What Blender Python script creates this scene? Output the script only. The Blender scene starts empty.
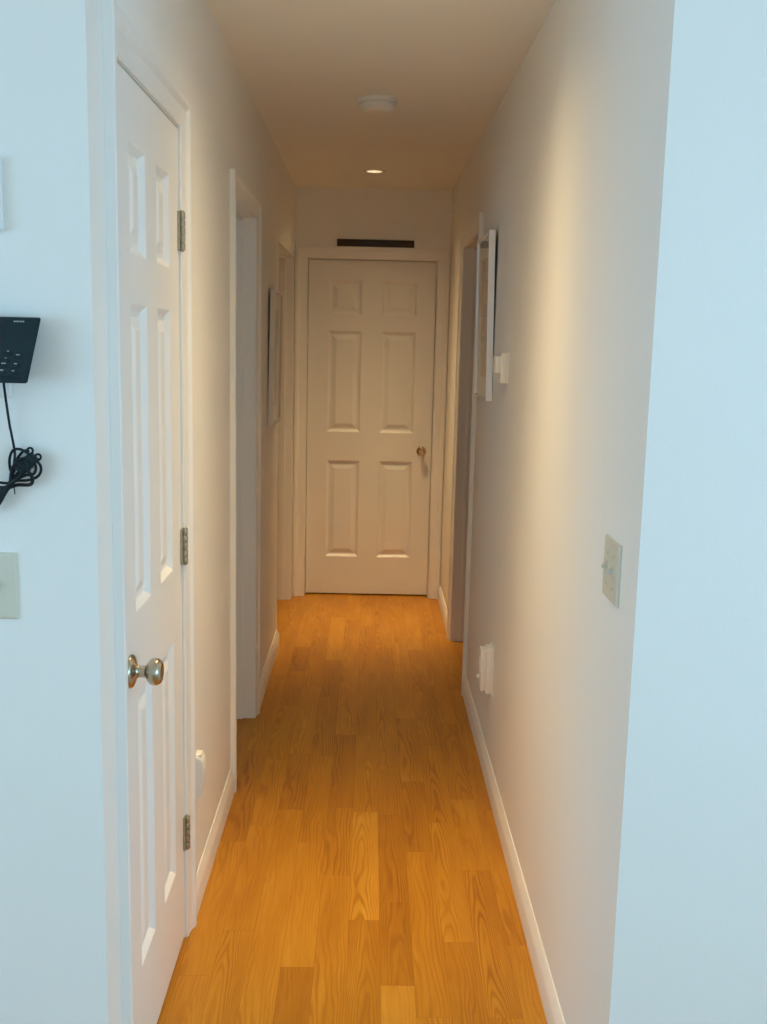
import bpy, bmesh, math, random
from mathutils import Vector, Matrix

random.seed(7)
SC = bpy.context.scene
COL = SC.collection
PI = math.pi

# ------------------------------------------------------------------ dimensions (metres)
XL, XR = -0.458, 0.460          # the two faces of the hallway walls
H = 2.448                       # ceiling height
YL, YR = 1.728, 1.700           # where the hall walls begin (outside corners)
YF = 6.235                      # far wall face
TH = 0.115                      # wall thickness
RX0, RX1, RY0, RY1 = -2.7, 2.4, -3.1, 7.7   # outer shell
CAS = 0.068                     # casing width

# ------------------------------------------------------------------ materials
def new_mat(name):
    m = bpy.data.materials.new(name); m.use_nodes = True
    nt = m.node_tree
    b = nt.nodes['Principled BSDF']
    return m, nt, b

def plain(name, col, rough=0.5, metal=0.0, bump=None, coat=0.0, spec=0.5, var=0.0, vscale=6.0):
    m, nt, b = new_mat(name)
    b.inputs['Base Color'].default_value = (*col, 1)
    b.inputs['Roughness'].default_value = rough
    b.inputs['Metallic'].default_value = metal
    b.inputs['Coat Weight'].default_value = coat
    b.inputs['Specular IOR Level'].default_value = spec
    tc = nt.nodes.new('ShaderNodeTexCoord')
    if var > 0:
        n = nt.nodes.new('ShaderNodeTexNoise'); n.inputs['Scale'].default_value = vscale; n.inputs['Detail'].default_value = 3
        nt.links.new(tc.outputs['Object'], n.inputs['Vector'])
        mx = nt.nodes.new('ShaderNodeMix'); mx.data_type = 'RGBA'
        mx.inputs[6].default_value = (*[c * (1 - var) for c in col], 1)
        mx.inputs[7].default_value = (*[min(1, c * (1 + var)) for c in col], 1)
        nt.links.new(n.outputs['Fac'], mx.inputs[0]); nt.links.new(mx.outputs[2], b.inputs['Base Color'])
    if bump:
        sc, st, dist = bump
        n = nt.nodes.new('ShaderNodeTexNoise'); n.inputs['Scale'].default_value = sc; n.inputs['Detail'].default_value = 4
        nt.links.new(tc.outputs['Object'], n.inputs['Vector'])
        bp = nt.nodes.new('ShaderNodeBump'); bp.inputs['Strength'].default_value = st; bp.inputs['Distance'].default_value = dist
        nt.links.new(n.outputs['Fac'], bp.inputs['Height']); nt.links.new(bp.outputs['Normal'], b.inputs['Normal'])
    return m

M = {}
M['wall'] = plain('wall_paint', (0.855, 0.85, 0.82), 0.62, bump=(160, 0.12, 0.002), var=0.012, vscale=2.0, spec=0.35)
M['ceiling'] = plain('ceiling_paint', (0.86, 0.85, 0.81), 0.9, bump=(120, 0.35, 0.003), var=0.02, spec=0.2)
M['trim'] = plain('trim_paint', (0.865, 0.86, 0.835), 0.38, var=0.01, vscale=9)
M['door'] = plain('door_paint', (0.865, 0.86, 0.835), 0.42, bump=(90, 0.06, 0.001), var=0.01)
M['nickel'] = plain('satin_nickel', (0.50, 0.45, 0.36), 0.26, 1.0, var=0.06, vscale=40)
M['brass'] = plain('aged_brass', (0.62, 0.45, 0.26), 0.16, 1.0, var=0.1, vscale=60)
M['hinge'] = plain('hinge_metal', (0.42, 0.38, 0.29), 0.42, 0.85, var=0.12, vscale=70)
M['white'] = plain('white_plastic', (0.82, 0.81, 0.78), 0.35, var=0.01)
M['ivory'] = plain('ivory_plastic', (0.66, 0.64, 0.53), 0.35, var=0.02)
M['pale'] = plain('pale_plastic', (0.76, 0.78, 0.77), 0.4, var=0.01)
M['black'] = plain('black_plastic', (0.008, 0.022, 0.028), 0.5, var=0.1, vscale=30, spec=0.25)
M['cord'] = plain('black_rubber', (0.007, 0.014, 0.018), 0.5, var=0.1, vscale=50, spec=0.25)
M['screen'] = plain('dark_screen', (0.010, 0.020, 0.040), 0.12, var=0.05)
M['grey'] = plain('grey_marking', (0.36, 0.40, 0.42), 0.5, var=0.03)
M['frame'] = plain('white_metal_picture_frame', (0.90, 0.91, 0.92), 0.42, 0.55, var=0.01, vscale=12)
M['frame_warm'] = plain('pale_wood_frame', (0.74, 0.70, 0.64), 0.4, var=0.03, vscale=14)
M['mat'] = plain('picture_mat', (0.78, 0.77, 0.74), 0.8, var=0.01)
M['backing'] = plain('picture_backing', (0.10, 0.075, 0.055), 0.9, var=0.1)
M['steel'] = plain('downlight_trim', (0.70, 0.67, 0.62), 0.4, var=0.02)
M['can'] = plain('downlight_can', (0.35, 0.33, 0.30), 0.35, 0.6, var=0.05)
M['screw'] = plain('screw_head', (0.55, 0.53, 0.46), 0.35, 0.5, var=0.03)

def wood_bar():
    m, nt, b = new_mat('dark_wood')
    tc = nt.nodes.new('ShaderNodeTexCoord'); mp = nt.nodes.new('ShaderNodeMapping')
    mp.inputs['Scale'].default_value = (3, 40, 40)
    n = nt.nodes.new('ShaderNodeTexNoise'); n.inputs['Scale'].default_value = 4; n.inputs['Detail'].default_value = 5
    cr = nt.nodes.new('ShaderNodeValToRGB')
    cr.color_ramp.elements[0].position = 0.35; cr.color_ramp.elements[0].color = (0.020, 0.012, 0.006, 1)
    cr.color_ramp.elements[1].position = 0.75; cr.color_ramp.elements[1].color = (0.060, 0.038, 0.016, 1)
    nt.links.new(tc.outputs['Object'], mp.inputs['Vector']); nt.links.new(mp.outputs['Vector'], n.inputs['Vector'])
    nt.links.new(n.outputs['Fac'], cr.inputs['Fac']); nt.links.new(cr.outputs['Color'], b.inputs['Base Color'])
    b.inputs['Roughness'].default_value = 0.45
    return m
M['darkwood'] = wood_bar()

def art_mat(name, cols, scale):
    m, nt, b = new_mat(name)
    tc = nt.nodes.new('ShaderNodeTexCoord')
    n = nt.nodes.new('ShaderNodeTexNoise'); n.inputs['Scale'].default_value = scale; n.inputs['Detail'].default_value = 6
    n.inputs['Distortion'].default_value = 0.8
    cr = nt.nodes.new('ShaderNodeValToRGB')
    els = cr.color_ramp.elements
    els[0].position = 0.3; els[0].color = (*cols[0], 1); els[1].position = 0.7; els[1].color = (*cols[2], 1)
    e = els.new(0.5); e.color = (*cols[1], 1)
    nt.links.new(tc.outputs['Object'], n.inputs['Vector']); nt.links.new(n.outputs['Fac'], cr.inputs['Fac'])
    nt.links.new(cr.outputs['Color'], b.inputs['Base Color']); b.inputs['Roughness'].default_value = 0.7
    return m
M['art'] = art_mat('print_paper', [(0.30, 0.26, 0.22), (0.46, 0.42, 0.37), (0.58, 0.55, 0.50)], 9)
M['art2'] = art_mat('print_paper_grey', [(0.30, 0.29, 0.28), (0.46, 0.45, 0.43), (0.60, 0.58, 0.55)], 7)

def glass_mat(name):
    m, nt, b = new_mat(name)
    nt.nodes.remove(b)
    out = nt.nodes['Material Output']
    tr = nt.nodes.new('ShaderNodeBsdfTransparent'); gl = nt.nodes.new('ShaderNodeBsdfGlossy')
    gl.inputs['Roughness'].default_value = 0.02
    fr = nt.nodes.new('ShaderNodeFresnel'); fr.inputs['IOR'].default_value = 1.45
    mx = nt.nodes.new('ShaderNodeMixShader')
    ge = nt.nodes.new('ShaderNodeNewGeometry'); inv = nt.nodes.new('ShaderNodeMath'); inv.operation = 'SUBTRACT'; inv.inputs[0].default_value = 1.0
    ml = nt.nodes.new('ShaderNodeMath'); ml.operation = 'MULTIPLY'      # reflect on the outer face only, the inner side of the sheet lets light through
    nt.links.new(ge.outputs['Backfacing'], inv.inputs[1]); nt.links.new(fr.outputs[0], ml.inputs[0]); nt.links.new(inv.outputs[0], ml.inputs[1])
    nt.links.new(ml.outputs[0], mx.inputs[0]); nt.links.new(tr.outputs[0], mx.inputs[1]); nt.links.new(gl.outputs[0], mx.inputs[2])
    nt.links.new(mx.outputs[0], out.inputs['Surface'])
    return m
M['glass'] = glass_mat('clear_glass')

def emit_mat(name, col, s):
    m, nt, b = new_mat(name)
    b.inputs['Base Color'].default_value = (0.8, 0.75, 0.6, 1)
    b.inputs['Emission Color'].default_value = (*col, 1); b.inputs['Emission Strength'].default_value = s
    return m
M['bulb'] = emit_mat('halogen_lens', (1.0, 0.80, 0.52), 5.0)

def floor_mat():
    m, nt, b = new_mat('oak_strip_floor')
    N, L = nt.nodes, nt.links
    uv = N.new('ShaderNodeUVMap'); uv.uv_map = 'plank'
    sep = N.new('ShaderNodeSeparateXYZ'); L.new(uv.outputs['UV'], sep.inputs[0])
    at = N.new('ShaderNodeAttribute'); at.attribute_name = 'plank_look'
    sa = N.new('ShaderNodeSeparateColor'); L.new(at.outputs['Color'], sa.inputs[0])
    tone, fig, seed = sa.outputs[0], sa.outputs[1], sa.outputs[2]
    def mth(op, a, bb=None, c=None):
        n = N.new('ShaderNodeMath'); n.operation = op
        for i, v in enumerate((a, bb, c)):
            if v is None: continue
            if isinstance(v, (int, float)): n.inputs[i].default_value = v
            else: L.new(v, n.inputs[i])
        return n.outputs[0]
    u, v = sep.outputs[0], sep.outputs[1]
    vs = mth('MULTIPLY_ADD', seed, 53.0, v)
    def noise(sx, sy, detail=2.0, rough=0.5):
        cb = N.new('ShaderNodeCombineXYZ')
        L.new(mth('MULTIPLY', u, sx), cb.inputs[0]); L.new(mth('MULTIPLY', vs, sy), cb.inputs[1]); L.new(mth('MULTIPLY', seed, 91.0), cb.inputs[2])
        n = N.new('ShaderNodeTexNoise'); n.inputs['Scale'].default_value = 1.0
        n.inputs['Detail'].default_value = detail; n.inputs['Roughness'].default_value = rough
        L.new(cb.outputs[0], n.inputs['Vector']); return n.outputs['Fac']
    warp = noise(14, 2.2, 2)
    # growth-ring field: straight lines along the board, arched (cathedral) where the figure is strong
    straight = mth('MULTIPLY', u, 95.0)
    uu = mth('MULTIPLY', u, 62.0)
    arch = mth('ADD', mth('MULTIPLY', v, 7.5), mth('MULTIPLY', uu, uu))
    mixf = N.new('ShaderNodeMix'); mixf.data_type = 'FLOAT'
    L.new(fig, mixf.inputs[0]); L.new(straight, mixf.inputs[2]); L.new(arch, mixf.inputs[3])
    f = mth('MULTIPLY_ADD', warp, 6.5, mixf.outputs[0])
    ring = mth('MULTIPLY_ADD', mth('SINE', mth('MULTIPLY', f, 6.2832)), 0.5, 0.5)
    ring = mth('POWER', ring, 2.4)
    fade = noise(9, 1.1, 2)
    ramp_f = N.new('ShaderNodeMapRange'); ramp_f.inputs[1].default_value = 0.38; ramp_f.inputs[2].default_value = 0.66
    L.new(fade, ramp_f.inputs[0])
    ringk = mth('MULTIPLY', ring, mth('MULTIPLY_ADD', ramp_f.outputs[0], 0.75, mth('MULTIPLY', fig, 0.45)))
    pores = noise(520, 9, 3, 0.65)
    blot = noise(22, 3.0, 3)
    # tone 0 dark .. 1 light
    t = mth('ADD', mth('MULTIPLY_ADD', tone, .60, .20), mth('MULTIPLY', mth('SUBTRACT', blot, 0.5), 0.55))
    t = mth('ADD', t, mth('MULTIPLY', mth('SUBTRACT', pores, 0.5), 0.55))
    t = mth('SUBTRACT', t, mth('MULTIPLY', ringk, 0.42))
    cr = N.new('ShaderNodeValToRGB'); els = cr.color_ramp.elements
    els[0].position = 0.0; els[0].color = (0.290, 0.098, 0.004, 1)
    els[1].position = 1.0; els[1].color = (0.680, 0.350, 0.045, 1)
    e = els.new(0.5); e.color = (0.475, 0.200, 0.010, 1)
    L.new(t, cr.inputs['Fac']); L.new(cr.outputs['Color'], b.inputs['Base Color'])
    b.inputs['Roughness'].default_value = 0.42
    b.inputs['Specular IOR Level'].default_value = 0.4
    bp = N.new('ShaderNodeBump'); bp.inputs['Strength'].default_value = 0.06; bp.inputs['Distance'].default_value = 0.001
    L.new(t, bp.inputs['Height']); L.new(bp.outputs['Normal'], b.inputs['Normal'])
    return m
M['floor'] = floor_mat()
M['subfloor'] = plain('dark_gap_wood', (0.10, 0.045, 0.012), 0.8, var=0.1)

# ------------------------------------------------------------------ mesh helpers
def link(name, bm, mats, parent=None, smooth=False, sharp=35):
    bmesh.ops.recalc_face_normals(bm, faces=bm.faces)
    me = bpy.data.meshes.new(name)
    if smooth:
        for f in bm.faces: f.smooth = True
    bm.to_mesh(me); bm.free()
    if smooth:
        try: me.set_sharp_from_angle(angle=math.radians(sharp))
        except Exception: pass
    for m in (mats if isinstance(mats, (list, tuple)) else [mats]): me.materials.append(m)
    o = bpy.data.objects.new(name, me); COL.objects.link(o)
    if parent is not None: o.parent = parent
    return o

def tag(o, label, cat, group=None, kind=None):
    o['label'] = label; o['category'] = cat
    if group: o['group'] = group
    if kind: o['kind'] = kind
    return o

def empty(name, loc=(0, 0, 0)):
    o = bpy.data.objects.new(name, None); o.location = loc; o.empty_display_size = 0.05
    COL.objects.link(o); return o

def add_box(bm, x0, x1, y0, y1, z0, z1, bevel=0.0, seg=2, mat=0, mtx=None):
    vs = [bm.verts.new((x, y, z)) for x in (x0, x1) for y in (y0, y1) for z in (z0, z1)]
    idx = [(0, 1, 3, 2), (4, 6, 7, 5), (0, 4, 5, 1), (2, 3, 7, 6), (0, 2, 6, 4), (1, 5, 7, 3)]
    fs = [bm.faces.new([vs[i] for i in q]) for q in idx]
    for f in fs: f.material_index = mat
    if bevel > 0:
        es = list({e for f in fs for e in f.edges})
        r = bmesh.ops.bevel(bm, geom=es, offset=bevel, segments=seg, affect='EDGES', profile=0.5)
        vs = list({v for f in r['faces'] for v in f.verts} | {v for v in vs if v.is_valid})
    if mtx is not None:
        bmesh.ops.transform(bm, matrix=mtx, verts=[v for v in vs if v.is_valid])
    return vs

def box(name, x0, x1, y0, y1, z0, z1, m, parent=None, bevel=0.0, seg=2, mtx=None):
    bm = bmesh.new(); add_box(bm, x0, x1, y0, y1, z0, z1, bevel, seg, 0, mtx)
    return link(name, bm, m, parent, smooth=bevel > 0, sharp=50)

def add_lathe(bm, prof, seg=32, mtx=None, mat=0):
    """prof: list of (radius, height) revolved about local Z."""
    rings = []
    for r, z in prof:
        if r < 1e-6: rings.append([bm.verts.new((0, 0, z))])
        else: rings.append([bm.verts.new((r * math.cos(2 * PI * k / seg), r * math.sin(2 * PI * k / seg), z)) for k in range(seg)])
    for a, c in zip(rings, rings[1:]):
        for k in range(seg):
            k2 = (k + 1) % seg
            if len(a) == 1 and len(c) == 1: continue
            if len(a) == 1: f = bm.faces.new((a[0], c[k], c[k2]))
            elif len(c) == 1: f = bm.faces.new((a[k], c[0], a[k2]))
            else: f = bm.faces.new((a[k], c[k], c[k2], a[k2]))
            f.material_index = mat
    vs = [v for r in rings for v in r]
    if mtx is not None: bmesh.ops.transform(bm, matrix=mtx, verts=vs)
    return vs

def lathe(name, prof, m, parent=None, seg=40, mtx=None, sharp=40):
    bm = bmesh.new(); add_lathe(bm, prof, seg, mtx)
    return link(name, bm, m, parent, smooth=True, sharp=sharp)

def axis_mtx(direction, loc):
    d = Vector(direction).normalized()
    return Matrix.Translation(loc) @ d.to_track_quat('Z', 'Y').to_matrix().to_4x4()

def catmull(pts, n=8, closed=False):
    P = [Vector(p) for p in pts]; out = []
    m = len(P)
    for i in range(m if closed else m - 1):
        if closed: a, b, c, d = P[(i - 1) % m], P[i], P[(i + 1) % m], P[(i + 2) % m]
        else: a, b, c, d = P[max(i - 1, 0)], P[i], P[i + 1], P[min(i + 2, m - 1)]
        for k in range(n):
            t = k / n
            out.append(0.5 * ((2 * b) + (-a + c) * t + (2 * a - 5 * b + 4 * c - d) * t * t + (-a + 3 * b - 3 * c + d) * t ** 3))
    if not closed: out.append(P[-1])
    return out

def add_tube(bm, pts, r, seg=8, closed=False):
    rings = []; n = len(pts); up = Vector((0.13, 1, 0.21)).normalized()
    for i, p in enumerate(pts):
        a = pts[(i - 1) % n] if (closed or i > 0) else p
        c = pts[(i + 1) % n] if (closed or i < n - 1) else p
        t = (c - a).normalized(); s = t.cross(up)
        if s.length < 1e-4: s = t.cross(Vector((0, 0, 1)))
        s.normalize(); w = s.cross(t)
        rings.append([bm.verts.new(p + r * (math.cos(2 * PI * k / seg) * s + math.sin(2 * PI * k / seg) * w)) for k in range(seg)])
    for i in range(n if closed else n - 1):
        a, c = rings[i], rings[(i + 1) % n]
        for k in range(seg): bm.faces.new((a[k], a[(k + 1) % seg], c[(k + 1) % seg], c[k]))
    if not closed:
        bm.faces.new(rings[0][::-1]); bm.faces.new(rings[-1])

def cells(name, P, us, vs, holes, thick, m, label, cat='wall'):
    """A slab with rectangular holes: P(u, v, t) maps to the world, t runs 0..thick into the wall."""
    us = sorted(set(us)); vs = sorted(set(vs)); bm = bmesh.new(); cache = {}
    def V(u, v, t):
        k = (round(u, 5), round(v, 5), t)
        if k not in cache: cache[k] = bm.verts.new(P(u, v, t))
        return cache[k]
    def solid(i, j):
        if i < 0 or j < 0 or i >= len(us) - 1 or j >= len(vs) - 1: return False
        u, v = (us[i] + us[i + 1]) / 2, (vs[j] + vs[j + 1]) / 2
        return not any(a < u < b and c < v < d for a, b, c, d in holes)
    for i in range(len(us) - 1):
        for j in range(len(vs) - 1):
            if not solid(i, j): continue
            a, b, c, d = us[i], us[i + 1], vs[j], vs[j + 1]
            bm.faces.new((V(a, c, 0), V(b, c, 0), V(b, d, 0), V(a, d, 0)))
            bm.faces.new((V(a, c, thick), V(a, d, thick), V(b, d, thick), V(b, c, thick)))
            if not solid(i - 1, j): bm.faces.new((V(a, c, 0), V(a, d, 0), V(a, d, thick), V(a, c, thick)))
            if not solid(i + 1, j): bm.faces.new((V(b, c, 0), V(b, c, thick), V(b, d, thick), V(b, d, 0)))
            if not solid(i, j - 1): bm.faces.new((V(a, c, 0), V(a, c, thick), V(b, c, thick), V(b, c, 0)))
            if not solid(i, j + 1): bm.faces.new((V(a, d, 0), V(b, d, 0), V(b, d, thick), V(a, d, thick)))
    o = link(name, bm, m)
    return tag(o, label, cat, kind='structure')

PL = lambda u, z, t: (XL + t, u, z)       # wall-face mappings: u along the wall, t out of the wall
PR = lambda u, z, t: (XR - t, u, z)
PF = lambda u, z, t: (u, YF - t, z)

# ------------------------------------------------------------------ openings (clear): start, end, height
D1 = (1.900, 2.512, 2.047)      # closet door, closed
OA = (3.468, 4.122, 2.026)      # open doorway
OB = (5.185, 6.137, 2.040)      # open doorway at the hall's end
OC = (4.516, 5.312, 2.040)      # open doorway opposite
DF = (-0.381, 0.385, 2.045)     # end door
JT = 0.018                      # jamb board thickness

def hole(o): return (o[0] - JT, o[1] + JT, -0.01, o[2] + JT)

# ------------------------------------------------------------------ room shell
def build_floor():
    bm = bmesh.new()
    uvl = bm.loops.layers.uv.new('plank'); ca = bm.loops.layers.float_color.new('plank_look')
    W, X0 = 0.084, -0.028
    # boards read off the floor of the hall: strip -> list of (joint distance); tone and figure of the board that starts there
    known = {
        0: [(0.9, .55, .2), (1.75, .50, .75), (2.61, .92, .55), (3.27, .60, .8), (3.95, .42, .2), (4.75, .50, .3), (5.58, .62, .2)],
        -1: [(1.2, .60, .1), (2.10, .55, .15), (2.85, .50, .1), (3.30, .24, .1), (3.96, .60, .5), (4.60, .55, .2), (5.70, .60, .2)],
        -2: [(1.5, .18, .2), (2.39, .66, .05), (3.05, .48, .1), (3.75, .36, .2), (4.40, .20, .1), (4.94, .72, .2), (5.75, .5, .2)],
        -3: [(1.4, .50, .1), (2.05, .58, .15), (3.28, .22, .2), (3.76, .62, .3), (4.55, .45, .2), (5.35, .62, .3)],
        -4: [(1.7, .60, .7), (2.55, .52, .3), (3.16, .56, .15), (3.70, .48, .2), (4.29, .26, .2), (4.52, .50, .2), (4.76, .20, .2), (5.16, .74, .7)],
        -5: [(1.5, .56, .5), (2.35, .60, .3), (3.05, .32, .2), (3.78, .50, .2), (4.7, .60, .5), (5.5, .60, .6)],
        -6: [(1.6, .55, .3), (2.6, .6, .2), (3.4, .35, .2), (4.2, .45, .2), (5.1, .5, .2)],
        1: [(1.5, .78, .2), (2.32, .26, .6), (2.70, .24, .3), (3.25, .34, .2), (3.62, .56, .5), (4.45, .46, .2), (5.17, .62, .4), (5.9, .5, .2)],
        2: [(1.4, .62, .2), (2.20, .54, .1), (3.00, .26, .2), (3.52, .44, .3), (4.15, .50, .1), (4.76, .66, .3), (5.5, .55, .2)],
        3: [(1.6, .38, .1), (2.51, .68, .6), (3.20, .50, .7), (3.87, .45, .2), (4.50, .42, .2), (5.14, .74, .1), (5.9, .55, .2)],
        4: [(1.5, .55, 1.0), (2.20, .50, .95), (2.89, .62, .2), (3.38, .36, .5), (4.1, .46, .2), (5.33, .62, .7)],
        5: [(1.5, .60, .2), (2.5, .52, .2), (3.3, .45, .3), (4.3, .40, .2), (5.0, .5, .2)],
    }
    k0, k1 = int((RX0 - X0) / W) - 1, int((RX1 - X0) / W) + 1
    g = 0.0002
    for k in range(k0, k1 + 1):
        xa, xb = max(RX0, X0 + k * W), min(RX1, X0 + (k + 1) * W)
        if xb - xa < 0.005: continue
        st = [(RY0, random.uniform(.4, .65), random.random() * .4)]
        def fill(y, end):
            y += random.uniform(.4, 1.0)
            while y < end - .3:
                st.append((y, random.uniform(.3, .75), random.random() * .6)); y += random.uniform(.45, 1.3)
        kn = known.get(k, [])
        fill(RY0, kn[0][0] if kn else RY1)
        st += kn
        if kn: fill(kn[-1][0], RY1)
        st.append((RY1, 0, 0))
        for (ya, tone, fg), (yb, _, _) in zip(st, st[1:]):
            seed = random.random(); off = random.uniform(-.018, .018)
            vs = [bm.verts.new(p) for p in ((xa + g, ya + g, 0), (xb - g, ya + g, 0), (xb - g, yb - g, 0), (xa + g, yb - g, 0))]
            f = bm.faces.new(vs); f.material_index = 0
            xm = (xa + xb) / 2 + off
            for lp in f.loops:
                lp[uvl].uv = (lp.vert.co.x - xm, lp.vert.co.y - ya)
                lp[ca] = (tone, fg, seed, 1)
    n = len(bm.faces)
    vs = [bm.verts.new(p) for p in ((RX0, RY0, -.004), (RX1, RY0, -.004), (RX1, RY1, -.004), (RX0, RY1, -.004))]
    f = bm.faces.new(vs); f.material_index = 1
    me = bpy.data.meshes.new('floor'); bm.to_mesh(me); bm.free()
    me.materials.append(M['floor']); me.materials.append(M['subfloor'])
    o = bpy.data.objects.new('floor', me); COL.objects.link(o)
    tag(o, 'honey coloured oak strip floor running down the hallway', 'floor', kind='structure')
build_floor()

LIGHTS = [(0.0, 5.612), (0.02, 2.62)]
hs = [(x - .044, x + .044, y - .044, y + .044) for x, y in LIGHTS]
cells('ceiling', lambda u, v, t: (u, v, H + t),
      [RX0, RX1] + [q for h in hs for q in h[:2]], [RY0, RY1] + [q for h in hs for q in h[2:]], hs, 0.02, M['ceiling'],
      'white painted ceiling over the hallway', 'ceiling')

def wall_cuts(ops): return [q for o in ops for q in hole(o)[:2]], [q for o in ops for q in hole(o)[2:]]
uL, vL = wall_cuts([D1, OA, OB])
cells('wall_left', lambda u, v, t: (XL - t, u, v), [YL, YF + TH] + uL, [0, H] + [v for v in vL if v > 0], [hole(o) for o in (D1, OA, OB)], TH, M['wall'],
      'white hallway wall with the hinged closet door and two open doorways')
uR, vR = wall_cuts([OC])
cells('wall_right', lambda u, v, t: (XR + t, u, v), [YR, YF + TH] + uR, [0, H] + [v for v in vR if v > 0], [hole(OC)], TH, M['wall'],
      'white hallway wall with the light switch plate and one open doorway')
uF, vF = wall_cuts([DF])
cells('wall_far', lambda u, v, t: (u, YF + t, v), [XL, XR] + uF, [0, H] + [v for v in vF if v > 0], [hole(DF)], TH, M['wall'],
      'white end wall of the hallway around the closed six panel door')
def slab(name, x0, x1, y0, y1, label, z0=0, z1=H, m=None, cat='wall'):
    return tag(box(name, x0, x1, y0, y1, z0, z1, m or M['wall']), label, cat, kind='structure')
slab('wall_near_left', RX0, XL - TH, YL, YL + TH, 'pale blue-lit wall carrying the black telephone')
slab('wall_near_right', XR + TH, RX1, YR, YR + TH, 'bare pale blue-lit wall beside the hallway opening opposite the telephone')
# rooms and closets behind the doorways
slab('wall_closet', RX0, XL - TH, 2.90, 2.98, 'white partition wall behind the closet door')
slab('wall_between_rooms', RX0, XL - TH, 4.66, 4.76, 'white partition wall between the two open side rooms')
slab('wall_side_room', XR + TH, RX1, 3.40, 3.50, 'white partition wall of the room opposite')
slab('wall_outer_far', RX0, RX1, RY1, RY1 + .1, 'white outer wall beyond the end door', -.02, H + .02)
slab('wall_outer_near', RX0, RX1, RY0 - .1, RY0, 'white outer wall of the front room', -.02, H + .02)
# windows: outer wall side, start, end, sill, head
W1 = (-2.30, 0.90, 0.70, 2.10)   # front room, telephone side
W2 = (-2.30, 0.90, 0.70, 2.10)   # front room, bare wall side
W3 = (3.25, 4.35, 0.85, 2.05)    # side room behind the first open doorway
PWL = lambda u, v, t: (RX0 - t, u, v)
PWR = lambda u, v, t: (RX1 + t, u, v)
cells('wall_outer_left', PWL, [RY0 - .1, RY1 + .1, W1[0], W1[1], W3[0], W3[1]], [-.02, H + .02, W1[2], W1[3], W3[2], W3[3]], [W1, W3], 0.1, M['wall'],
      'white outer wall with the front room window on the telephone side')
cells('wall_outer_right', PWR, [RY0 - .1, RY1 + .1, W2[0], W2[1]], [-.02, H + .02, W2[2], W2[3]], [W2], 0.1, M['wall'],
      'white outer wall with the front room window on the bare wall side')
def window(name, P, W, n, label):
    bm = bmesh.new(); a, b, z0, z1 = W; f = .045
    def bx(bm_, u0, u1, v0, v1, t0, t1):
        p, q = P(u0, v0, t0), P(u1, v1, t1)
        add_box(bm_, min(p[0], q[0]), max(p[0], q[0]), min(p[1], q[1]), max(p[1], q[1]), v0, v1)
    xs = [a + (b - a) * k / n for k in range(n + 1)]
    bx(bm, a, b, z0, z0 + f, .03, .08); bx(bm, a, b, z1 - f, z1, .03, .08)
    edges = []
    for k, x in enumerate(xs):
        l = x if k == 0 else (x - f if k == n else x - f / 2)
        bx(bm, l, l + f, z0 + f, z1 - f, .031, .079); edges.append((l, l + f))
    o = link(name, bm, M['trim']); tag(o, label, 'window', kind='structure')
    for (l0, l1), (r0, r1) in zip(edges, edges[1:]):
        bm = bmesh.new(); bx(bm, l1, r0, z0 + f, z1 - f, .053, .057); link('pane', bm, M['glass'], o)
window('window_1', PWL, W1, 3, 'wide white framed front room window on the telephone side')
window('window_2', PWR, W2, 3, 'wide white framed front room window on the bare wall side')
window('window_3', PWL, W3, 2, 'white framed window of the side room')

# ------------------------------------------------------------------ trims
CPROF = [(0, 0), (0, .004), (.003, .0065), (.010, .0080), (.018, .0075), (.040, .0115), (.047, .0160), (.052, .0190), (.066, .0190), (.070, .017), (.070, 0)]
def casing(name, P, o, parent, rev=.002, w=CAS):
    u0, u1, zt = o[0] - rev, o[1] + rev, o[2] + rev
    bm = bmesh.new(); rings = []
    for k in range(4):
        ring = []
        for (q, t) in CPROF:
            q = q * w / .070
            u = u0 - q if k < 2 else u1 + q
            z = 0.0015 if k in (0, 3) else zt + q
            ring.append(bm.verts.new(P(u, z, t + 0.0003)))
        rings.append(ring)
    n = len(CPROF)
    for a, c in zip(rings, rings[1:]):
        for i in range(n):
            j = (i + 1) % n; bm.faces.new((a[i], a[j], c[j], c[i]))
    bm.faces.new(rings[0]); bm.faces.new(rings[-1][::-1])
    return link(name, bm, M['trim'], parent, smooth=True, sharp=22)

def jamb(name, P, o, label, depth=TH, stop=True, stop_at=.05):
    """Liner boards of an opening: two legs and a head through the wall's thickness, with a door stop."""
    u0, u1, zt = o; bm = bmesh.new()
    def bx(a, b, c, d, t0, t1):
        p, q = P(a, c, t0), P(b, d, t1)
        add_box(bm, min(p[0], q[0]), max(p[0], q[0]), min(p[1], q[1]), max(p[1], q[1]), c, d)
    e = .0005
    bx(u0 - JT + e, u0, .001, zt, -depth, 0); bx(u1, u1 + JT - e, .001, zt, -depth, 0); bx(u0 - JT + e, u1 + JT - e, zt, zt + JT - e, -depth, 0)
    if stop:
        bx(u0, u0 + .010, .001, zt - .010, -stop_at - .035, -stop_at); bx(u1 - .010, u1, .001, zt - .010, -stop_at - .035, -stop_at)
        bx(u0, u1, zt - .010, zt, -stop_at - .035, -stop_at)
    o2 = link(name, bm, M['trim'])
    return tag(o2, label, 'door frame', kind='structure')

t1 = jamb('trim_1', PL, D1, 'white door frame around the nearest closed closet door', stop_at=.040)
casing('casing', PL, D1, t1)
t2 = jamb('trim_2', PL, OA, 'white frame of the open doorway just past the closet door', stop_at=.045)
casing('casing', PL, OA, t2)
t3 = jamb('trim_3', PL, OB, 'white frame of the open doorway beside the end door, past the slim picture', stop_at=.045)
t4 = jamb('trim_4', PR, OC, 'white frame of the open doorway behind the white framed picture', stop_at=.045)
casing('casing', PR, OC, t4)
t5 = jamb('trim_5', PF, DF, 'white door frame around the closed door at the hallway end', stop=False)
casing('casing', PF, DF, t5)

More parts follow.
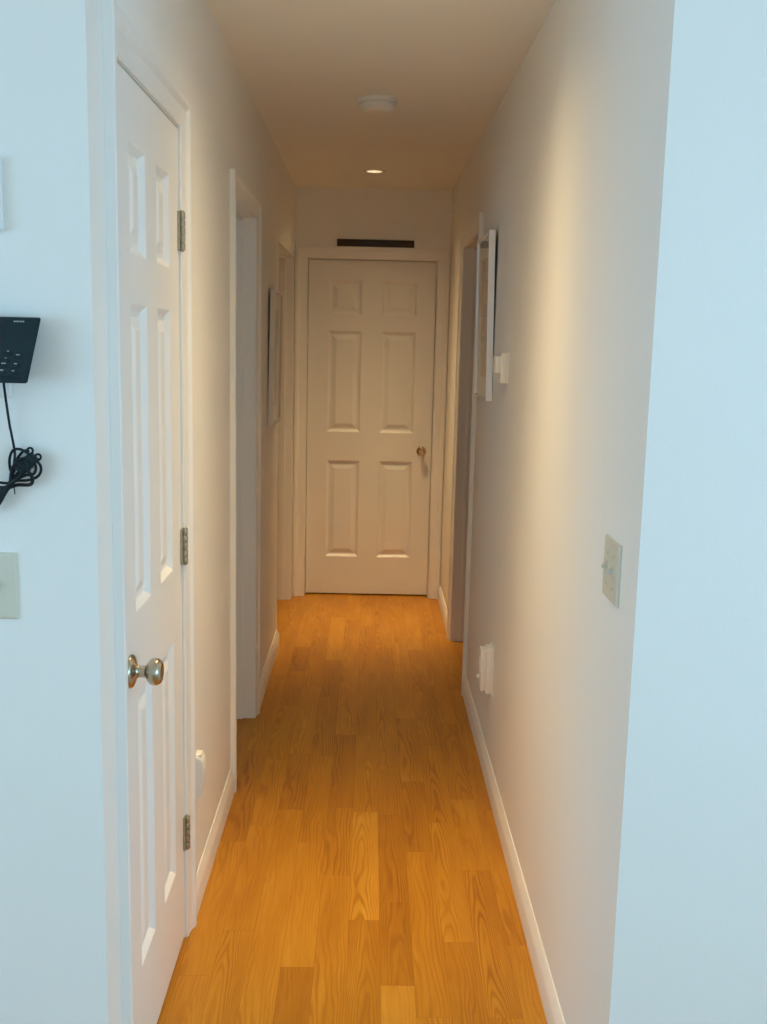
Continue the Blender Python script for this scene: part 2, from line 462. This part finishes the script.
def baseboard(name, P, u0, u1, label):
    prof = [(0, 0), (.014, 0), (.014, .058), (.0125, .066), (.0045, .086), (.003, .090), (0, .090)]
    bm = bmesh.new()
    r = [[bm.verts.new(P(u, z + .0008, t + .0003)) for t, z in prof] for u in (u0, u1)]
    n = len(prof)
    for i in range(n): bm.faces.new((r[0][i], r[0][(i + 1) % n], r[1][(i + 1) % n], r[1][i]))
    bm.faces.new(r[0]); bm.faces.new(r[1][::-1])
    return tag(link(name, bm, M['trim'], smooth=True, sharp=25), label, 'baseboard', kind='structure')
cw = CAS + .0055
baseboard('baseboard_left', PL, D1[1] + cw, OA[0] - cw, 'white baseboard between the closet door and the first open doorway')
baseboard('baseboard_left', PL, OA[1] + cw, OB[0] - JT - .001, 'white baseboard below the slim picture')
baseboard('baseboard_right', PR, YR, OC[0] - cw, 'long white baseboard along the wall with the light switch')
baseboard('baseboard_right', PR, OC[1] + cw, YF - .020, 'short white baseboard next to the end door')

# ------------------------------------------------------------------ six panel doors
def panel_door(name, P, u0, u1, z0, z1, cols, rows, label, thick=.035):
    bm = bmesh.new(); cache = {}
    def V(u, z, t):
        k = (round(u, 5), round(z, 5), round(t, 5))
        if k not in cache: cache[k] = bm.verts.new(P(u, z, t))
        return cache[k]
    us = [u0] + [q for c in cols for q in c] + [u1]; zs = sorted([z0, z1] + [q for r in rows for q in r])
    inside = lambda u, z: any(a < u < b for a, b in cols) and any(a < z < b for a, b in rows)
    for i in range(len(us) - 1):
        for j in range(len(zs) - 1):
            a, b, c, d = us[i], us[i + 1], zs[j], zs[j + 1]
            if not inside((a + b) / 2, (c + d) / 2):
                bm.faces.new((V(a, c, 0), V(b, c, 0), V(b, d, 0), V(a, d, 0))); continue
            steps = [(0, 0), (.0025, -.0009), (.0145, -.0120), (.0185, -.0130), (.026, -.0130), (.050, -.0045), (.052, -.0040)]
            rings = [[V(a + s, c + s, t), V(b - s, c + s, t), V(b - s, d - s, t), V(a + s, d - s, t)] for s, t in steps]
            for p, q in zip(rings, rings[1:]):
                for k in range(4): bm.faces.new((p[k], p[(k + 1) % 4], q[(k + 1) % 4], q[k]))
            bm.faces.new(rings[-1])
    B = [V(u0, z0, -thick), V(u1, z0, -thick), V(u1, z1, -thick), V(u0, z1, -thick)]
    bm.faces.new(B[::-1])
    bottom = [V(u, z0, 0) for u in us]; top = [V(u, z1, 0) for u in us]
    bm.faces.new(bottom[::-1] + [B[0], B[1]]); bm.faces.new(top + [B[2], B[3]])
    left = [V(u0, z, 0) for z in zs]; right = [V(u1, z, 0) for z in zs]
    bm.faces.new(left + [B[3], B[0]]); bm.faces.new(right[::-1] + [B[1], B[2]])
    o = link(name, bm, M['door'])
    return tag(o, label, 'door', kind='structure')

ROWS = [(.243, .846), (1.019, 1.628), (1.720, 1.926)]
d1 = panel_door('door_1', lambda u, z, t: PL(u, z, t - .001), 1.9025, 2.5108, .012, 2.043, [(2.010, 2.154), (2.257, 2.401)], ROWS,
                'closed white six panel closet door with a satin knob, nearest on the hallway')
d2 = panel_door('door_2', lambda u, z, t: PF(u, z, t - .055), -.3775, .3815, .010, 2.041, [(-.259, -.056), (.060, .270)], ROWS,
                'closed white six panel door at the far end of the hallway')

KNOB = [(0, 0), (.033, 0), (.0335, .003), (.031, .007), (.024, .010), (.0165, .0125), (.0125, .0155), (.0115, .020), (.0115, .030), (.0135, .033),
        (.0195, .036), (.0250, .041), (.0270, .048), (.0262, .055), (.0225, .0605), (.0180, .0632), (.0170, .0625), (.006, .0645), (0, .0648)]
KSM = [(r * .88, z * .95) for r, z in KNOB]
def knob(parent, mat, mtx, label, prof):
    o = lathe('door_knob', prof, mat, parent, 40, mtx, 50); o['label'] = label
    return o
knob(d1, M['nickel'], axis_mtx((1, 0, 0), (XL - .001, 1.949, .918)), 'satin nickel round knob', KNOB)
knob(d2, M['brass'], axis_mtx((0, -1, 0), (.321, YF + .055, .912)), 'aged brass round knob', KSM)

def hinge(parent, P, u, z):
    bm = bmesh.new(); hh = .090; n = 5
    x, y, _ = P(u + .002, z, .0078)
    for k in range(n):
        a, b = z - hh / 2 + k * hh / n + .0009, z - hh / 2 + (k + 1) * hh / n - .0009
        add_lathe(bm, [(0, a), (.0068, a), (.0072, a + .0006), (.0072, b - .0006), (.0068, b), (0, b)], 20, Matrix.Translation((x, y, 0)))
    add_lathe(bm, [(0, z - hh / 2), (.0045, z - hh / 2), (.0045, z + hh / 2), (0, z + hh / 2)], 16, Matrix.Translation((x, y, 0)))
    for q in (-1, 1):
        add_lathe(bm, [(0, 0), (.0050, 0), (.0050, .0012), (.003, .0026), (0, .003)], 20, axis_mtx((0, 0, q), (x, y, z + q * hh / 2)))
    h = link('hinge', bm, M['hinge'], parent, smooth=True, sharp=40); h['label'] = 'dark metal butt hinge'
    bm = bmesh.new()
    p0, p1 = P(u - .014, 0, -.0006), P(u + .012, 0, .0046)
    add_box(bm, min(p0[0], p1[0]), max(p0[0], p1[0]), p0[1], p1[1], z - .0445, z + .0445, .0005, 1)
    link('hinge_leaf', bm, M['hinge'], h)
for z in (1.813, 1.056, .299): hinge(d1, PL, 2.5105, z)

# ------------------------------------------------------------------ ceiling fittings
HALO, HCOL = 2.25, (1.0, .71, .355)
ANG = [0, 5, 10, 15, 20, 25, 30, 35, 40, 45, 50, 55, 60, 65, 70, 90, 180]
CD_WIDE = [1000, 970, 850, 680, 490, 330, 215, 140, 92, 60, 38, 22, 10, 3, 0, 0, 0]
CD_NARROW = [1000, 965, 820, 600, 380, 220, 122, 68, 38, 22, 12, 6, 2, 0, 0, 0, 0]
def beam_text(name, cd):
    tx = bpy.data.texts.new(name)
    tx.write('IESNA:LM-63-1995\nTILT=NONE\n1 -1 1 %d 1 1 2 0 0 0\n1 1 0\n%s\n0\n%s\n' % (len(ANG), ' '.join(map(str, ANG)), ' '.join(map(str, cd))))
    return tx
BEAMS = (beam_text('beam_narrow', CD_NARROW), beam_text('beam_wide', CD_WIDE))
def downlight(x, y, label, grp, beam, power):
    t = empty('recessed_downlight', (x, y, H)); tag(t, label, 'ceiling light', grp)
    # trim ring, square-backed flange over the round throat
    lathe('trim_ring', [(.041, .004), (.0405, -.0005), (.042, -.0035), (.050, -.0048), (.058, -.0030), (.0615, -.0004), (.0615, 0)], M['steel'], t, 48)
    lathe('can', [(.041, .003), (.0412, .018), (.0412, .075), (.030, .082), (0, .082)], M['can'], t, 40)
    lathe('lamp_lens', [(0, .013), (.018, .0125), (.029, .0135), (.033, .016), (.034, .022), (.030, .040), (.016, .055), (0, .058)], M['bulb'], t, 36)
    l = bpy.data.lights.new('halogen_beam', 'POINT'); l.energy = HALO * power; l.color = HCOL; l.shadow_soft_size = .022
    # beam profile of a narrow reflector lamp: strong straight down, a weak skirt to the side
    l.use_nodes = True; nt = l.node_tree; em = nt.nodes['Emission']
    tx = nt.nodes.new('ShaderNodeTexIES'); tx.mode = 'INTERNAL'; tx.ies = beam; tx.inputs['Strength'].default_value = 1.0
    nt.links.new(tx.outputs['Fac'], em.inputs['Strength'])
    o = bpy.data.objects.new('halogen_beam', l); COL.objects.link(o); o.parent = t; o.location = (0, 0, .006)
    return l
LA = downlight(*LIGHTS[0], 'small round lit downlight recessed in the ceiling near the end door', 'recessed ceiling downlights', BEAMS[0], 1.32)
LB = downlight(*LIGHTS[1], 'small round downlight recessed in the ceiling above the closet door', 'recessed ceiling downlights', BEAMS[1], 1.0)

def detector():
    t = empty('smoke_detector', (.004, 4.0, H)); tag(t, 'round white smoke detector on the hallway ceiling', 'smoke detector')
    lathe('mounting_base', [(0, 0), (.074, 0), (.075, -.003), (.075, -.012), (.072, -.015), (.066, -.0155), (.066, -.019), (0, -.019)], M['pale'], t, 56)
    b = lathe('cover', [(.064, -.0155), (.0655, -.0205), (.0655, -.024), (.062, -.033), (.055, -.040), (.042, -.043), (.020, -.0435), (0, -.0435)], M['white'], t, 56)
    bm = bmesh.new()
    for k in range(28):
        a = 2 * PI * k / 28
        add_box(bm, -.0012, .0012, -.0022, .0022, -.0155, -.0205, mtx=Matrix.Rotation(a, 4, 'Z') @ Matrix.Translation((.0655, 0, 0)))
    link('vent_rib', bm, M['pale'], b)
    lathe('test_button', [(0, -.0470), (.007, -.0466), (.0085, -.0450), (.0085, -.0430)], M['pale'], t, 28, Matrix.Translation((.018, -.010, 0)))
detector()

# ------------------------------------------------------------------ dark strip on the end door casing
bar = empty('wooden_strip', (0, 0, 0))
zb = DF[2] + .002 + CAS
bar_o = box('wooden_strip', -.211, .242, YF - .0172, YF - .0015, zb + .0006, zb + .042, M['darkwood'], None, .0025)
bpy.data.objects.remove(bar)
bar_o.name = 'wooden_strip'
tag(bar_o, 'dark brown wooden strip resting on top of the end door casing', 'wood strip')

# ------------------------------------------------------------------ framed pictures
def picture(name, P, u0, u1, z0, z1, lean_top, depth, fm, am, art, label, group=None):
    """A framed, glazed print hung flat on a wall, its top edge leaning out a little."""
    t = empty(name); tag(t, label, 'framed picture', group)
    def Q(u, z, d):  # d outward from the frame back
        k = (z - z0) / (z1 - z0)
        return P(u, z, .0015 + lean_top * k + d)
    def ring(bm, a, b, c, d, w, d0, d1):
        o4 = [(a, c), (b, c), (b, d), (a, d)]; i4 = [(a + w, c + w), (b - w, c + w), (b - w, d - w), (a + w, d - w)]
        loops = []
        prof = [(0.0, d0), (0.0, d1 - .002), (.10, d1), (.90, d1), (1.0, d1 - .002), (1.0, d0)]
        for s, dd in prof:
            loops.append([bm.verts.new(Q(o[0] + (i[0] - o[0]) * s, o[1] + (i[1] - o[1]) * s, dd)) for o, i in zip(o4, i4)])
        n = len(loops)
        for k in range(n):
            p, q = loops[k], loops[(k + 1) % n]
            for m in range(4): bm.faces.new((p[m], p[(m + 1) % 4], q[(m + 1) % 4], q[m]))
    def sheet(bm, a, b, c, d, d0, d1):
        v = [bm.verts.new(Q(u, z, dd)) for dd in (d0, d1) for u, z in ((a, c), (b, c), (b, d), (a, d))]
        for f in ((0, 1, 2, 3), (7, 6, 5, 4), (0, 4, 5, 1), (1, 5, 6, 2), (2, 6, 7, 3), (3, 7, 4, 0)): bm.faces.new([v[i] for i in f])
    w = .010
    bm = bmesh.new(); ring(bm, u0, u1, z0, z1, w, 0, depth); link('frame', bm, fm, t)
    bm = bmesh.new(); sheet(bm, u0 + w + .0003, u1 - w - .0003, z0 + w + .0003, z1 - w - .0003, .002, .006); link('backing', bm, M['backing'], t)
    bm = bmesh.new(); ring(bm, u0 + w + .0003, u1 - w - .0003, z0 + w + .0003, z1 - w - .0003, art, .0065, depth - .010); link('mat_board', bm, M['mat'], t)
    a = art + w + .001
    bm = bmesh.new(); sheet(bm, u0 + a, u1 - a, z0 + a, z1 - a, .0065, .0085); link('print', bm, am, t)
    bm = bmesh.new(); sheet(bm, u0 + w + .0005, u1 - w - .0005, z0 + w + .0005, z1 - w - .0005, depth - .0085, depth - .0065); link('glass', bm, M['glass'], t)
    return t
picture('framed_picture', PR, 3.885, 4.325, 1.356, 1.980, .011, .0235, M['frame'], M['art'], .075,
        'white framed glazed picture hanging beside the small wall thermostat')
picture('framed_picture', PL, 4.640, 5.035, 1.180, 1.785, .010, .0235, M['frame_warm'], M['art2'], .070,
        'slim pale framed picture hanging between the two open doorways')

# ------------------------------------------------------------------ wall plates and boxes
def plate_mesh(bm, w, h, d, cut=.006):
    """A wall plate in local coordinates: x across, y out of the wall, z up; bevelled rim."""
    a = [(-w / 2, 0), (w / 2, 0)]
    prof = [(0, 0.0002), (0, d * .45), (cut * .45, d * .86), (cut, d)]
    loops = [[bm.verts.new(p) for p in ((-w / 2 + s, t, -h / 2 + s), (w / 2 - s, t, -h / 2 + s), (w / 2 - s, t, h / 2 - s), (-w / 2 + s, t, h / 2 - s))] for s, t in prof]
    for p, q in zip(loops, loops[1:]):
        for k in range(4): bm.faces.new((p[k], p[(k + 1) % 4], q[(k + 1) % 4], q[k]))
    bm.faces.new(loops[-1]); bm.faces.new(loops[0][::-1])

def placed(t, facing, loc):
    """Turn a fitting built facing +Y so that it faces the given way."""
    ang = {'+x': -PI / 2, '-x': PI / 2, '-y': PI, '+y': 0}[facing]
    t.location = loc; t.rotation_euler = (0, 0, ang)

def switch_plate(facing, loc, label, m):
    t = empty('light_switch'); tag(t, label, 'light switch', 'double switch plates')
    bm = bmesh.new(); plate_mesh(bm, .116, .116, .0065); link('cover_plate', bm, m, t)
    for x in (-.023, .023):
        box('switch_collar', x - .0065, x + .0065, .0062, .0078, -.013, .013, m, t, .0006)
        mt = Matrix.Translation((x, .006, 0)) @ Matrix.Rotation(math.radians(30), 4, 'X')
        box('toggle', -.0042, .0042, 0, .0115, -.0048, .0048, m, t, .0012, 2, mt)
        for z in (-.030, .030):
            lathe('screw', [(0, .0015), (.0022, .0013), (.0031, .0004), (.0031, 0)], M['screw'], t, 16, axis_mtx((0, 1, 0), (x, .0063, z)))
    placed(t, facing, loc); return t
switch_plate('-x', (XR, 1.872, 1.156), 'ivory double toggle light switch plate on the hallway wall opposite the closet door', M['ivory'])
switch_plate('-y', (-.653, YL, 1.140), 'ivory wall plate on the blue-lit wall below the telephone', M['ivory'])

t = empty('wall_control'); tag(t, 'pale rounded wall control box above the telephone', 'wall control')
bm = bmesh.new(); add_box(bm, -.058, .058, .0003, .016, -.058, .058, .006, 3); link('housing', bm, M['pale'], t, smooth=True, sharp=60)
box('front_panel', -.046, .046, .0155, .0185, -.046, .046, M['pale'], t, .0015)
placed(t, '-y', (-.653, YL, 1.785))

t = empty('thermostat'); tag(t, 'small white thermostat on the wall beside the white framed picture', 'thermostat')
bm = bmesh.new(); plate_mesh(bm, .086, .106, .005, .002); link('back_plate', bm, M['white'], t)
bm = bmesh.new(); add_box(bm, -.040, .040, .004, .027, -.0500, .0500, .003, 3); link('cover', bm, M['white'], t, smooth=True, sharp=60)
box('front_cover', -.034, .034, .0265, .0450, -.016, .040, M['white'], t, .002)
box('setting_lever', -.010, .010, .0265, .0330, -.034, -.024, M['white'], t, .001)
placed(t, '-x', (XR + .0012, 3.508, 1.489))

# box-shaped cover over the outlet opposite
t = empty('outlet_cover_box'); tag(t, 'white box-shaped outlet cover low on the wall past the light switch', 'outlet cover')
bm = bmesh.new(); plate_mesh(bm, .082, .178, .005, .002); link('back_plate', bm, M['white'], t)
bm = bmesh.new(); add_box(bm, -.036, .036, .004, .026, -.083, .083, .003, 3); link('base_shell', bm, M['white'], t, smooth=True, sharp=60)
bm = bmesh.new(); add_box(bm, -.030, .030, .0255, .044, -.074, .078, .004, 3); c = link('lid', bm, M['white'], t, smooth=True, sharp=60)
box('ridge', -.0015, .0015, .0435, .0460, -.058, .046, M['white'], c, .0006, 1)
lathe('latch', [(0, .0095), (.006, .0090), (.008, .006), (.008, 0)], M['white'], c, 24, axis_mtx((0, 1, 0), (.014, .044, -.032)))
placed(t, '-x', (XR, 3.572, .411))

# outlet with a plug-in unit, low behind the closet door's casing
t = empty('wall_outlet'); tag(t, 'white wall outlet low beside the closet door casing', 'wall outlet')
bm = bmesh.new(); plate_mesh(bm, .070, .115, .006); link('cover_plate', bm, M['white'], t)
lathe('receptacle', [(0, .0012), (.015, .0010), (.0165, 0)], M['white'], t, 28, axis_mtx((0, 1, 0), (0, .0061, -.022)))
placed(t, '+x', (XL, 2.645, .335))
t = empty('plug_in_unit'); tag(t, 'white tapered plug-in unit in the outlet by the closet door', 'plug-in unit')
bm = bmesh.new()
prof = [(.0066, -.046), (.014, -.050), (.030, -.020), (.032, .0), (.032, .052), (.026, .068), (.012, .076), (.0066, .076)]
L0 = [bm.verts.new((-.027, y, z)) for y, z in prof]; L1 = [bm.verts.new((.027, y, z)) for y, z in prof]
n = len(prof)
for i in range(n): bm.faces.new((L0[i], L0[(i + 1) % n], L1[(i + 1) % n], L1[i]))
bm.faces.new(L0[::-1]); bm.faces.new(L1)
bmesh.ops.bevel(bm, geom=list(bm.edges), offset=.0025, segments=2, affect='EDGES')
link('housing', bm, M['white'], t, smooth=True, sharp=50)
box('top_slot', -.016, .016, .012, .026, .0745, .0772, M['pale'], t, .0008)
placed(t, '+x', (XL, 2.645, .385))

# ------------------------------------------------------------------ telephone, jack and cord on the near wall
t = empty('phone_jack'); tag(t, 'white wall jack plate behind the black telephone', 'wall jack')
bm = bmesh.new(); plate_mesh(bm, .116, .125, .005, .003); link('cover_plate', bm, M['white'], t)
box('mounting_stud', -.006, .006, .0048, .0066, .03, .045, M['screw'], t, .001)
placed(t, '-y', (-.652, YL, 1.5225))

def phone():
    yb = YL - .0072
    t = empty('telephone', (0, 0, 0)); tag(t, 'black tapered telephone base hanging on the blue-lit wall', 'telephone')
    A = Vector((0, 1.690, 1.5915)); B = Vector((0, 1.668, 1.4900))      # sloping face: top edge, bottom edge
    # outline tapers downwards and its sides are undercut towards the wall
    sec = [(yb, 1.588, -.547, -.735), (A.y + .006, 1.5925, -.532, -.745), (A.y, 1.590, -.5305, -.7460), (B.y, B.z + .002, -.5475, -.7290), (B.y + .002, 1.4872, -.5490, -.7275), (yb, 1.493, -.572, -.712)]
    bm = bmesh.new()
    L0 = [bm.verts.new((b, y, z)) for y, z, a, b in sec]; L1 = [bm.verts.new((a, y, z)) for y, z, a, b in sec]
    n = len(sec)
    for i in range(n): bm.faces.new((L0[i], L0[(i + 1) % n], L1[(i + 1) % n], L1[i]))
    bmesh.ops.triangulate(bm, faces=[bm.faces.new(L0[::-1]), bm.faces.new(L1)])
    rim = [e for e in bm.edges if len(e.link_faces) == 2 and e.calc_face_angle(0) > .3]
    bmesh.ops.bevel(bm, geom=rim, offset=.0016, segments=3, affect='EDGES')
    body = link('body', bm, M['black'], t, smooth=True, sharp=40)
    # frame of the sloping face: s down the slope 0..1, x along, d out
    top, bot = Vector((0, A.y, 1.590)), Vector((0, B.y, B.z + .002)); dn = (bot - top); LEN = dn.length; dn.normalize()
    out = Vector((0, dn.z, -dn.y)); out = out if out.y < 0 else -out
    def mt(x, s, d=0): 
        R = Matrix(((1, 0, 0), (0, out.y, -dn.y), (0, out.z, -dn.z))).to_4x4()
        return Matrix.Translation(top + dn * (s * LEN) + out * d + Vector((x, 0, 0))) @ R
    # local axes: x across, y outward, z up the slope
    def fb(name, x, s, w, h, d, m, bev=.0008):
        return box(name, -w / 2, w / 2, -.0005, d, -h / 2, h / 2, m, t, bev, 2, mt(x, s))
    fb('display', -.655, .33, .125, .040, .0010, M['screen'], .0004)
    fb('raised_rim', -.5850, .955, .050, .0030, .0012, M['black'])
    bm = bmesh.new()                                                       # small pale maker's mark along the top edge
    x = -.5735
    for w in (.0020, .0014, .0022, .0010, .0020, .0016, .0022): 
        add_box(bm, x, x + w, -.0002, .0003, -.0011, .0011, mtx=mt(0, .05)); x += w + .0007
    mk = link('logo', bm, M['grey'], t); mk['label'] = 'small pale lettering'
    rows = [(.535, -.5805, .0026, .0020), (.590, -.5650, .0058, .0018), (.645, -.5840, .0022, .0018), (.735, -.5870, .0070, .0026), (.735, -.5680, .0046, .0020), (.845, -.5905, .0066, .0028), (.850, -.5715, .0042, .0020)]
    for s, x, w, h in rows:
        k = fb('key', x - .0005, s + .035, .0125, .0055, .0016, M['black'], .0006)
        bm = bmesh.new(); add_box(bm, -w / 2, w / 2, -.0002, .0003, -h / 2, h / 2, mtx=mt(x, s)); g = link('key_marking', bm, M['grey'], k); g['label'] = 'small grey marking'
    for i in range(4):
        for j in range(3):
            k = fb('key', -.6150 - .020 * j, .52 + .115 * i, .014, .0085, .0018, M['black'], .0008)
    return t
phone()

def cord():
    t = empty('power_cord', (0, 0, 0)); tag(t, 'black cord with a bundled plug dangling below the telephone', 'cord')
    # drawn on the wall plane: unit = one pixel of the photograph at the wall's distance, converted to metres
    Y = YL - .014
    def w(px, py, dy=0):
        x = -.598 + (px - 6) * .00167 - (py - 384) * .0000635; z = 1.484 - (py - 384) * .00167
        return Vector((x, Y + dy, z))
    def c(cx, cy, dy=0): return w(cx / 11.38, 430 + cy / 11.38, dy)
    def tube(pts, r, name='wire', n=8, par=t):
        bm = bmesh.new(); add_tube(bm, catmull(pts, n), r, 10)
        return link(name, bm, M['cord'], par, smooth=True, sharp=60)
    tube([w(6.2, 378, -.014), w(6.4, 386, -.012), w(7, 400, -.006), w(9.5, 424, -.001), c(120, 0, 0), c(150, 150, 0), c(166, 260, 0), c(166, 380, -.004), c(150, 480, -.006), c(120, 580, -.006), c(40, 700, 0), c(-60, 800)], .0021, 'lead')
    tube([c(150, 500, .001), c(115, 440, 0), c(108, 320, 0), c(150, 225, -.003), c(225, 205, -.004), c(310, 240, -.006), c(400, 300, -.010), c(468, 385, -.006), c(462, 470, -.003), c(405, 530, 0), c(310, 562, 0), c(200, 570, 0), c(90, 600, 0), c(-40, 590)], .0023, 'loop')
    tube([c(150, 480, .004), c(170, 360, .004), c(205, 290, .004), c(260, 230, .004), c(320, 232, .004)], .0022, 'loop')
    tube([c(150, 540, -.006), c(180, 420, -.012), c(230, 350, -.014), c(290, 370, -.015), c(345, 440, -.014), c(383, 525, -.008), c(368, 590, -.004), c(320, 615, -.001), c(190, 620, 0), c(90, 660, 0), c(-30, 720)], .0030, 'loop')
    for i in range(6):
        o = i * 22
        tube([c(240 + 9 * i, 450 - 14 * i, -.004 - .002 * (i % 2)), c(165 + 3 * i, 545, -.007 + .003 * (i % 3)), c(110 - 4 * i, 620 + o * .5, -.004 - .002 * (i % 2)), c(10, 690 + o * 1.2, -.001 - .003 * (i % 3)), c(-90, 770 + o * 1.5, 0)], .0034, 'strand')
    tube([c(150, 540, -.010), c(165, 430, -.014), c(225, 330, -.015), c(300, 300, -.016), c(370, 330, -.013), c(420, 390, -.008), c(395, 480, -.006), c(300, 500, -.008), c(190, 560, -.010)], .0024, 'loop')
    tube([c(130, 590, -.006), c(150, 470, -.010), c(200, 400, -.012), c(260, 420, -.013), c(250, 500, -.012), c(160, 580, -.010), c(70, 640, -.006), c(-30, 640, -.002)], .0026, 'loop')
    tube([c(165, 600, -.012), c(182, 640, -.010), c(178, 720, -.004)], .0010, 'twist_tie')
    # plug: ribbed body pointing up and away, two round loops of wire at its tip
    d = (c(405, 275) - c(205, 480)); ang = math.atan2(d.z, d.x)
    mt = Matrix.Translation(c(312, 370, -.004)) @ Matrix.Rotation(-ang, 4, 'Y')
    bm = bmesh.new(); add_box(bm, -.0185, .0185, -.010, .010, -.0095, .0095, .003, 3, 0, mt)
    pl = link('plug', bm, M['black'], t, smooth=True, sharp=50)
    for k in (-.006, 0, .006): box('grip_rib', k - .0012, k + .0012, -.0112, .0112, -.0106, .0106, M['black'], pl, .0006, 1, mt)
    for cx, cy in ((345, 222), (435, 292)):
        ctr = c(cx, cy, -.004); bm = bmesh.new()
        add_tube(bm, [ctr + .0048 * Vector((math.cos(a), .25 * math.sin(a), math.sin(a))) for a in [2 * PI * i / 20 for i in range(20)]], .0019, 8, True)
        link('loop', bm, M['cord'], t, smooth=True, sharp=60)
cord()

# ------------------------------------------------------------------ daylight and world
def area(name, loc, rot, sx, sy, energy, col):
    l = bpy.data.lights.new(name, 'AREA'); l.shape = 'RECTANGLE'; l.size = sx; l.size_y = sy; l.energy = energy; l.color = col
    o = bpy.data.objects.new(name, l); COL.objects.link(o); o.location = loc; o.rotation_euler = rot
    return l
DAY = (0.405, 0.725, 1.0)
E1, E2, E3 = 56, 84, 3
def daylight(name, W, side, energy):
    x = RX0 - .13 if side < 0 else RX1 + .13
    return area(name, (x, (W[0] + W[1]) / 2, (W[2] + W[3]) / 2), (0, -PI / 2 if side < 0 else PI / 2, 0), W[3] - W[2], W[1] - W[0], energy, DAY)
daylight('window_daylight', W1, -1, E1)
daylight('window_daylight', W2, 1, E2)
daylight('window_daylight', W3, -1, E3)
wd = bpy.data.worlds.new('World'); SC.world = wd; wd.use_nodes = True
bg = wd.node_tree.nodes['Background']; bg.inputs[0].default_value = (.55, .78, 1, 1); bg.inputs[1].default_value = 0.8

# ------------------------------------------------------------------ camera
F, PITCH, YAW, ROLL, CH = 1031.12, 0.163173, 0.015726, 0.023095, 1.5656
f = Vector((math.sin(YAW) * math.cos(PITCH), math.cos(YAW) * math.cos(PITCH), -math.sin(PITCH)))
rt = Vector((math.cos(YAW), -math.sin(YAW), 0)); up = rt.cross(f)
r2 = math.cos(ROLL) * rt + math.sin(ROLL) * up; u2 = -math.sin(ROLL) * rt + math.cos(ROLL) * up
cam = bpy.data.cameras.new('camera'); co = bpy.data.objects.new('camera', cam); COL.objects.link(co)
co.matrix_world = Matrix(((r2.x, u2.x, -f.x, 0), (r2.y, u2.y, -f.y, 0), (r2.z, u2.z, -f.z, CH), (0, 0, 0, 1)))
cam.sensor_fit = 'HORIZONTAL'; cam.sensor_width = 36.0; cam.lens = F * 36.0 / 767.0
cam.clip_start = 0.05; cam.clip_end = 100
SC.camera = co

SC.view_settings.view_transform = 'Standard'; SC.view_settings.look = 'None'
SC.view_settings.exposure = 0.0; SC.view_settings.gamma = 1.0
try: SC.view_settings.use_curve_mapping = False
except Exception: pass
try:
    SC.cycles.use_denoising = True; SC.cycles.max_bounces = 14; SC.cycles.diffuse_bounces = 10
    SC.cycles.sample_clamp_indirect = 6.0
except Exception: pass
